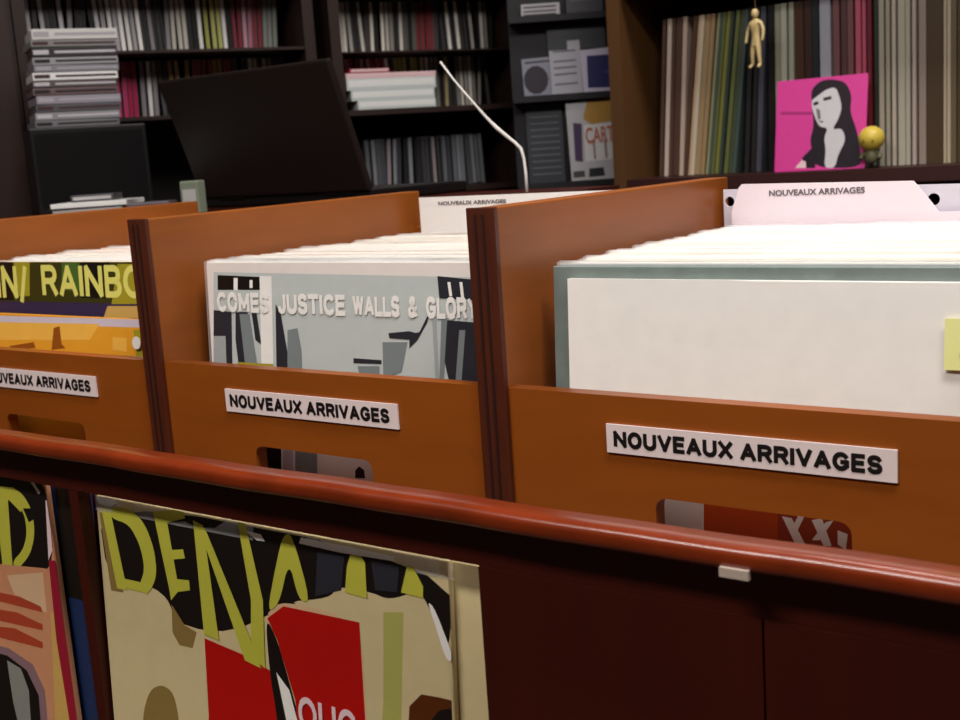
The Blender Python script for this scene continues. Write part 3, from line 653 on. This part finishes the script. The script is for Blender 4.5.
CDW = ['D2CBC2', 'B6AFA8', '8C867E', 'DED7CC', '453E3A', '1E1A1A', '2A2624', 'E8E2DA', '5E5850']
cd_row(-.194, .236, .4050, CDW, 'slim compact disc case in upper row right of the laptop', 'discs in the upper row right of the laptop', sp_m1)
def sp_m2(f):
    if f < .30: return random.choice(['B03050', 'D0A0A8', '8A1830']), 'red compact disc case above the white stacked boxes'
    if .36 < f < .5: return random.choice(['7A7A38', '8A8440']), 'olive compact disc case above the white stacked boxes'
    return None, None
cd_row(-.194, .236, .2750, CDW + ['B8A878'], 'slim compact disc case in middle row right of the laptop', 'discs in the middle row right of the laptop', sp_m2)
cd_row(-.140, .200, .0855, ['8A8A90', '6E7076', '54565C', '3A3A40', '2A2A2E', '9A8E90', '4A4C54', '7A7C84', '26262A'], 'grey compact disc case in bottom row right of the laptop', 'discs in the bottom row right of the laptop', None, .02)
# stacked white boxes in front of the middle row
def flat_box(name, label, cat, s, d, z, w_, h, dp, m1, m2, group=None, rz=0):
    t = thing(name, label, cat, onM(s, d, z), (0, 0, YAW + rz), group)
    MB().box((-w_/2, 0, 0), (w_/2, dp, h)).build('box', m1, t, bevel=.001)
    MB().box((-w_/2 + .004, -.0006, h * .30), (w_/2 - .004, -.0002, h * .86)).build('spine_strip', m2, t)
    return t
GW = mat('grey_spine', '8E9698', .4); PW = mat('pink_white_spine', 'F0CCD0', .4); WW = mat('bright_white_box', 'F3F1F0', .45); WD = mat('dim_white_box', 'D4DADA', .45)
z = .2751
for i, (w_, h, sh, m1, m2, lab) in enumerate([(.196, .020, .006, WD, WW, 'bottom white box of stack before the middle disc row'), (.208, .023, -.002, WD, WW, 'lower middle white box of stack before the middle disc row'),
      (.222, .026, -.004, WD, WW, 'upper middle white box of stack before the middle disc row')]):
    flat_box('white_box', lab, 'box', -.085 + sh, -.092, z, w_, h, .085, m1, m2, 'white boxes stacked on the shelf'); z += h + .0003
flat_box('disc_case', 'pinkish disc case on top of the white boxes', 'compact disc', -.088, -.090, z, .224, .012, .084, PW, PW)
z += .0123
flat_box('disc_case', 'crimson disc case lying topmost on the white boxes', 'compact disc', -.140, -.088, z, .10, .010, .084, mat('crimson_case', '9A1838', .4), PW)
# ---------------- black equipment box with a stack of cases on it, on the counter's far end
STX, STY = -1.437, .738
bx = thing('equipment_box', 'black box carrying the tall stack of grey cases', 'box', (STX, STY, CTZ), (0, 0, YAW))
MB().box((-.092, 0, .0005), (.118, .13, .1585)).build('casing', BLACKP, bx, bevel=.003)
MB().box((-.085, -.002, .012), (.110, -.0003, .148)).build('front_plate', mat('black_front_plate', '0C0A0C', .3), bx)
z = CTZ + .1590
heights = [.013, .015, .014, .016, .014, .013, .015, .013, .014, .018, .013, .020]
cols = ['77757A', '8E8C92', '5C5A60', '9A94A0', '6E5A5C', '5E5258', 'EDEBEA', '8A8890', 'A09EA4', '3A3638', '8A8888', 'D8D6D4']
for i, (h, c) in enumerate(zip(heights, cols)):
    lab = ['grey disc case at the very bottom of the tall stack', 'pale grey disc case second from bottom of tall stack', 'dark grey disc case third from bottom of tall stack', 'lilac grey disc case fourth from bottom of tall stack',
      'brownish disc case fifth from bottom of tall stack', 'brown-grey disc case sixth from bottom of tall stack', 'bright white-edged disc case in middle of tall stack', 'grey case directly above white-edged case of tall stack',
      'pale grey case fourth from top of tall stack', 'almost black case third from top of tall stack', 'grey case second from top of tall stack', 'thick whitish case on top of tall stack'][i]
    sh = random.uniform(-.003, .003) + .0010 * i
    a = thing('disc_case', lab, 'compact disc case', (STX + UM.x * (-.002 + sh) + NM.x * .005, STY + UM.y * (-.002 + sh) + NM.y * .005, z), (0, 0, YAW + random.uniform(-.03, .03)), 'cases in the tall stack')
    w_ = .152
    MB().box((-w_/2, 0, 0), (w_/2, .12, h - .0012)).build('case', mat('stack_case_' + c.lower(), c, .35), a, bevel=.001)
    MB().box((-w_/2 + .003, -.0005, h * .25), (-w_/2 + .030, -.0001, h * .7)).box((-w_/2 + .04, -.0005, h * .35), (w_/2 - .003, -.0001, h * .6)).build('spine_strip', mat('stack_spine_' + str(i % 4), ['2C282C', 'C8C4CA', '4A3034', 'B0ACB4'][i % 4], .35), a)
    z += h
# small things beside the stack
def small(name, label, cat, loc, size, c, rz=0, rx=0, parts=True):
    t = thing(name, label, cat, loc, (rx, 0, rz))
    sx, sy, sz = size
    MB().box((-sx/2, 0, 0), (sx/2, sy, sz)).build('case', mat('item_' + c.lower(), c, .4), t, bevel=min(size) * .12)
    if parts: MB().box((-sx/2 + .004, -.0005, sz * .3), (sx/2 - .004, -.0001, sz * .75)).build('spine_strip', mat('item_strip', 'B8B4B4', .4), t)
    return t

A36 = math.radians(36)
small('paper_pad', 'thin white paper pad lying under the dark case at left of counter', 'paper', (-1.170, .520, .1006), (.150, .13, .0050), 'E6E0DC', A36 - .05)
small('disc_case', 'dark flat case between the white pad and white case on counter', 'disc case', (-1.160, .530, .1057), (.120, .12, .0110), '1E1A1E', A36)
small('disc_case', 'bright white flat case topping the small pile at left of counter', 'disc case', (-1.155, .530, .1168), (.122, .12, .0075), 'F4F2F0', A36 + .04, parts=False)
small('disc_case', 'small charcoal case lying on the bright white flat case', 'disc case', (-1.185, .560, .1244), (.070, .060, .0110), '4A484C', A36 + .05)
small('notepad', 'low mauve-grey notepad lying on counter left of the laptop', 'notepad', (-.985, .512, .1006), (.066, .05, .0200), '5A5058', A36)
small('small_box', 'small upright grey-green box beside laptop on counter', 'box', (-.880, .505, .1006), (.030, .022, .0480), '7E8674', A36 - .3)

# ================================================================ RECORD SHELF on the right (parallel to the bins)
SX, SY, SZ = -.6813, 1.5725, .0865
rs = thing('record_shelf', 'brown wooden shelf of upright records at upper right', 'shelf', (SX, SY, FZ))
FR = -.095
MB().box((-.046, FR, 0), (-.018, .36, 1.75)).build('side_panel', SHELFWOOD_R, rs)
MB().box((1.55, FR, 0), (1.58, .36, 1.75)).build('side_panel', SHELFWOOD_R, rs)
MB().box((-.018, .34, 0), (1.55, .36, 1.75)).build('back_panel', INNER, rs)
for zz, th, m_ in ((SZ, .026, SHELFLIP), (.475, .022, SHELFLIP), (-.40, .022, SHELFLIP)):
    MB().box((-.0178, FR + .002, zz - th - FZ), (1.5498, .3398, zz - FZ)).build('shelf_board', m_, rs)
def lpr_mesh():
    me = MB().box((-.5, 0, 0), (.5, .315, .313)).mesh('record_sleeve'); me.materials.append(None); return me
LRME = lpr_mesh()
seq = []   # (thickness, colour, lean)
R2 = random.Random(11)
def run(total, cols, lean, th=(.0045, .010)):
    s = 0
    while s < total: t_ = R2.uniform(*th); seq.append((t_, R2.choice(cols), lean)); s += t_ + .0022
run(.048, ['C8B0A0', 'B09C90', '4C3A34', 'D0BCB0', '5A4038', 'B89880'], .070)
run(.048, ['CCA888', '5A4030', '3A2C24', 'D4C4AC', 'A88C68'], .115)
run(.062, ['4C5A58', '6A7040', '70723C', '3A4440', '9C9C74', '4C5440', '84843E'], .120)
run(.022, ['50505C', '403C44', '8C8890', '2A2628'], .060)
seq.append((.012, '1A1614', .02)); run(.028, ['A8A894', '989884', 'B4B4A4'], .015, (.008, .012)); seq.append((.016, '4A2C1C', 0)); seq.append((.014, '3A241C', 0))
seq.append((.012, '20242C', 0)); seq.append((.020, 'A8A8B4', 0)); run(.034, ['7A5050', '8C4A50', '5A3A3C', '946068'], 0, (.008, .014)); run(.028, ['C05870', 'A84058', 'D0A0A8', '70202C'], 0)
run(.035, ['3C4C34', '2C3428', 'A8A090', 'C0B4A4'], 0); run(.035, ['B4AC9C', '98867C', '1C1814', 'B8A8A0'], 0, (.006, .014))
for k in range(9):
    seq.append((R2.uniform(.018, .032), R2.choice(['3E2C1C', '4A3826', '33241A', '52402A']), 0)); run(.010, ['B8A890', '9C8C74', 'A8A08C'], 0, (.003, .006)); seq.append((R2.uniform(.006, .012), R2.choice(['2A2018', '6A5A44']), 0))
x = .001; prev = 0
for t_, c, ln in seq:
    x += max(0, prev - ln) * .315 + t_ + R2.choice([.0012, .002, .0045])
    if x > 1.0: break
    o = bpy.data.objects.new('record_sleeve', LRME); C.objects.link(o); o.scale = (t_, 1, 1)
    o.material_slots[0].link = 'OBJECT'; o.material_slots[0].material = mat('lp_spine_' + c.lower(), c, .45)
    r_, g_, b_ = (int(c[i:i+2], 16) for i in (0, 2, 4))
    lum = (r_ + g_ + b_) / 3; hue = 'reddish' if r_ > g_ * 1.35 else 'greenish' if g_ >= r_ * .98 and g_ > b_ * 1.1 else 'brownish' if r_ > b_ * 1.3 else 'grey'
    tone = 'dark' if lum < 85 else 'pale' if lum > 150 else 'mid-toned'
    zone = 'leaning at left end of' if x < .24 else 'upright in middle of' if x < .55 else 'standing at right end of'
    grp = '%s %s records %s the record shelf' % (tone, hue, zone)
    tag(put(o, (SX + x - t_/2, SY + R2.uniform(0, .006), SZ + .0008 + t_/2 * math.sin(ln)), (0, ln, 0)), '%s %s record spine %s the record shelf' % (tone, hue, zone), 'record', grp)
    prev = ln
# seven-inch single leaning in front
pk = cover('pink', 'single_sleeve', 'pink single cover with black-haired woman leaning against the shelved records', 'record', 1.50, .15, 'magenta', th=.003)
# small yellow-headed toy
toy = thing('toy_figurine', 'small yellow-headed toy figurine beside the pink single cover', 'figurine', (SX + .466, SY - .060, SZ + .0006))
YL = mat('yellow_toy_plastic', 'D8BC4C', .35); 
MB().ball((0, 0, .052), (.0235, .022, .0225)).build('head', YL, toy, smooth=True)
MB().tube([(0, 0, .008), (0, 0, .016), (0, 0, .026), (0, 0, .034)], [.009, .013, .012, .007], 12).build('body', mat('dull_olive_toy_plastic', '66664A', .4), toy, smooth=True)
for s in (-1, 1):
    MB().tube([(s * .006, 0, 0), (s * .006, -.001, .010)], [.0055, .005], 10).build('leg', mat('dark_toy_plastic', '2A2A20', .4), toy, smooth=True)
    MB().tube([(s * .010, 0, .028), (s * .017, -.004, .022), (s * .016, -.010, .017)], [.004, .0036, .004], 8).build('arm', mat('dull_olive_toy_plastic', '66664A', .4), toy, smooth=True)
    MB().ball((s * .008, -.0205, .048), (.0018, .0012, .0022), 0, 8, 6).build('eye', mat('brown_eye', '6A5420', .4), toy, smooth=True)
# small hanging jointed figurine
fx, fy = SX + .232, SY + FR + .020
fig = thing('hanging_figurine', 'small cream-gold human-shaped figurine hanging before the shelved records', 'figurine', (fx + .026, fy, .2800), (0, 0, -.3))
sv = [((0,0,.050), .0085), ((0,0,.062), .0075), ((0,0,.076), .0115), ((0,0,.086), .0085), ((0,0,.092), .0035),
      ((-.013,0,.083), .0045), ((-.019,0,.070), .0035), ((-.020,-.003,.055), .0030), ((-.021,-.004,.048), .0032),
      ((.013,0,.083), .0045), ((.018,0,.070), .0035), ((.019,-.003,.057), .0030), ((.017,-.004,.049), .0032),
      ((-.006,0,.044), .0062), ((-.008,-.001,.026), .0048), ((-.010,.001,.008), .0036), ((-.013,-.007,.003), .0034),
      ((.006,0,.044), .0062), ((.007,-.001,.026), .0048), ((.008,.001,.008), .0036), ((.009,-.008,.003), .0034)]
ed = [(0,1),(1,2),(2,3),(3,4),(3,5),(5,6),(6,7),(7,8),(3,9),(9,10),(10,11),(11,12),(0,13),(13,14),(14,15),(15,16),(0,17),(17,18),(18,19),(19,20)]
me = bpy.data.meshes.new('body'); me.from_pydata([p for p, _ in sv], ed, [])
bo = bpy.data.objects.new('tmp', me); C.objects.link(bo)
md = bo.modifiers.new('skin', 'SKIN'); sk = me.skin_vertices[0] if len(me.skin_vertices) else None
if sk is None:
    bm = bmesh.new(); bm.from_mesh(me); bm.verts.layers.skin.verify(); bm.to_mesh(me); bm.free(); sk = me.skin_vertices[0]
for i, (_, r) in enumerate(sv): sk.data[i].radius = (r, r * .8)
sk.data[0].use_root = True
s2 = bo.modifiers.new('sub', 'SUBSURF'); s2.levels = 2
bpy.context.view_layer.update()
me2 = bpy.data.meshes.new_from_object(bo.evaluated_get(bpy.context.evaluated_depsgraph_get())); bpy.data.objects.remove(bo)
GOLD = mat('cream_gold_plastic', 'D8BE86', .35, .15, 60)
me2.name = 'body'; me2.materials.clear(); me2.materials.append(GOLD)
bo = bpy.data.objects.new('body', me2); C.objects.link(bo); bo.parent = fig
MB().ball((0, -.001, .1005), (.0066, .0075, .0090)).build('head', GOLD, fig, smooth=True)
MB().tube([(0, 0, .108), (0, 0, .1725)], .0007, 6).build('hanging_string', mat('brown_string', '6A5030', .8), fig)

# ================================================================ LEAFLET RACK between the two shelves
GY = math.radians(36); OG = Vector((-.9615, 1.7048, 0)); UG = Vector((math.cos(GY), math.sin(GY), 0)); NG = Vector((-math.sin(GY), math.cos(GY), 0))
def onG(s, d, z): p = OG + UG * s + NG * d; return (p.x, p.y, z)
rk = thing('leaflet_rack', 'dark leaflet rack standing between disc shelves and record shelf', 'rack', onG(0, 0, FZ), (0, 0, GY))
RKM = mat('charcoal_rack_board', '1E1B20', .5, .1)
MB().box((-.13, .0, 0), (.16, .012, 1.75)).build('backboard', RKM, rk)
for zz in (.078, .272, .445): MB().box((-.128, -.045, zz - .008 - FZ), (.118, -.0002, zz - FZ)).build('ledge', RKM, rk)
for zz in (.078, .272, .445): MB().box((-.128, -.049, zz - .008 - FZ), (.118, -.0452, zz + .006 - FZ)).build('ledge_lip', RKM, rk)
def leaflet(label, cat, s, d, z, w_, h, th, base, prints, texts=(), name='leaflet', roll=0, lean=.06):
    t = thing(name, label, cat, onG(s, d, z), (0, 0, 0)); t.rotation_euler = (-lean, roll, GY); t.rotation_mode = 'XYZ'
    MB().box((-w_/2, 0, 0), (w_/2, th, h)).build('sheet', mat('leaflet_' + base.lower(), base, .45), t)
    if prints:
        ks = sorted({c for c, _ in prints}); mb = MB()
        for i, (c, pts) in enumerate(prints): mb.poly([(u * w_ - w_/2, -.0004 - i * .0001, v * h) for u, v in pts], ks.index(c))
        mb.build('print', [mat('leaflet_' + c.lower(), c, .45) for c in ks], t)
    for (s_, u, v, tw, th_, c, b_) in texts: text(s_, tw, th_, mat('leaflet_' + c.lower(), c, .45), t, (u * w_ - w_/2, -.0016, v * h), 'print_lettering', bold=b_)
    return t
def circ(u, v, ru, rv, n=14): return [(u + ru * math.cos(2*math.pi*i/n), v + rv * math.sin(2*math.pi*i/n)) for i in range(n)]
def lines(u0, u1, vs_, c, t_=.02): return [(c, [(u0, v), (u1, v), (u1, v + t_), (u0, v + t_)]) for v in vs_]
leaflet('grey-white leaflet with dark round motif on rack', 'leaflet', -.068, -.012, .2745, .070, .088, .002, '9090A0', [('2A2230', circ(.42, .45, .40, .36))] + lines(.1, .95, (.88,), '2A2630', .04), roll=-.03)
leaflet('tall pale leaflet with faint text lines on rack', 'leaflet', -.006, -.020, .2750, .070, .120, .002, 'B4B2BC', lines(.12, .85, (.80, .62, .50, .38, .2), '6C6A78', .03), roll=-.02)
leaflet('white card with dark blue hexagon on rack', 'leaflet', .074, -.026, .2755, .088, .098, .002, 'CCC4DA', [('1C1C5A', [(.12, .14), (.70, .10), (.95, .45), (.80, .84), (.16, .86)]), ('3A3A80', [(.5, .5), (.7, .4), (.72, .5)])], roll=-.04)
leaflet('dark leaflet with thin grey lines left of colourful box', 'leaflet', -.062, -.018, .0805, .082, .178, .002, '34363E', lines(.1, .9, [.12 + .08 * k for k in range(10)], '666A72', .015))
cb_ = leaflet('yellow and white box with red CART lettering on rack', 'box', .046, -.0415, .0832, .108, .177, .022, 'C0BCC0',
  [('B88A3C', [(.34, .78), (.45, 1.0), (.92, 1.0), (.99, .72), (.5, .70)]), ('4A3458', [(.10, .26), (.26, .24), (.30, .72), (.12, .74)]), ('E0DCDC', [(.32, .24), (.98, .24), (.98, .70), (.34, .70)]),
   ('26262A', [(.36, .04), (.70, .04), (.68, .15), (.38, .15)]), ('4A4644', [(.04, .05), (.28, .05), (.28, .13), (.04, .13)]), ('8A6A70', [(.50, .26), (.54, .26), (.54, .5), (.50, .5)]), ('8A6A70', [(.74, .26), (.78, .26), (.78, .5), (.74, .5)])],
  [('CART', .36, .46, .064, .036, 'C06A50', .02)], name='leaflet_box', lean=.05, roll=-.03)
leaflet('pale disc case lying topmost at upper left of rack', 'disc case', -.058, -.040, .4465, .085, .030, .03, 'C0BCC0', lines(.05, .9, (.15, .4, .7), '4A464A', .12), name='disc_case', lean=0)
leaflet('dim charcoal leaflet on the upper ledge of rack', 'leaflet', .040, -.034, .4475, .080, .10, .002, '3C3A42', lines(.1, .8, (.3, .5), '5C5A60', .03))
leaflet('charcoal grey folder lying open behind upper leaflets', 'folder', .020, -.014, .375, .13, .056, .002, '34343C', [])
# pale tube added for the strip of light on the record shelf's post edge
tb = MB().tube([(0, 0, 0), (0, 0, .42)], .0085, 12).build('edge_light_tube', mat('pale_edge_light', 'B4A890', .6), smooth=True)
tag(put(tb, onG(.128, -.055, .40)), 'pale tube standing in for a strip of light by the record shelf top', 'tube')

# ================================================================ CEILING LIGHTS
for i, ((x, y, z), sx, sy, pw) in enumerate(LAMPS):
    t = thing('ceiling_light', ['rectangular ceiling light above the right bin', 'rectangular ceiling light nearer the shop front', 'rectangular ceiling light near the back shelves'][i], 'lamp', (x, y, CEIL), (0, 0, 0), 'ceiling lights')
    MB().box((-sx/2 - .03, -sy/2 - .03, -.065), (sx/2 + .03, sy/2 + .03, -.0005)).build('housing', mat('white_enamel', 'E8E8E4', .4), t, bevel=.004)
    dm = mat('lit_diffuser', 'FFFFFF', .5); b = dm.node_tree.nodes['Principled BSDF']; b.inputs['Emission Color'].default_value = (1, .95, .88, 1); b.inputs['Emission Strength'].default_value = 3
    MB().box((-sx/2, -sy/2, -.071), (sx/2, sy/2, -.0655)).build('diffuser', dm, t)
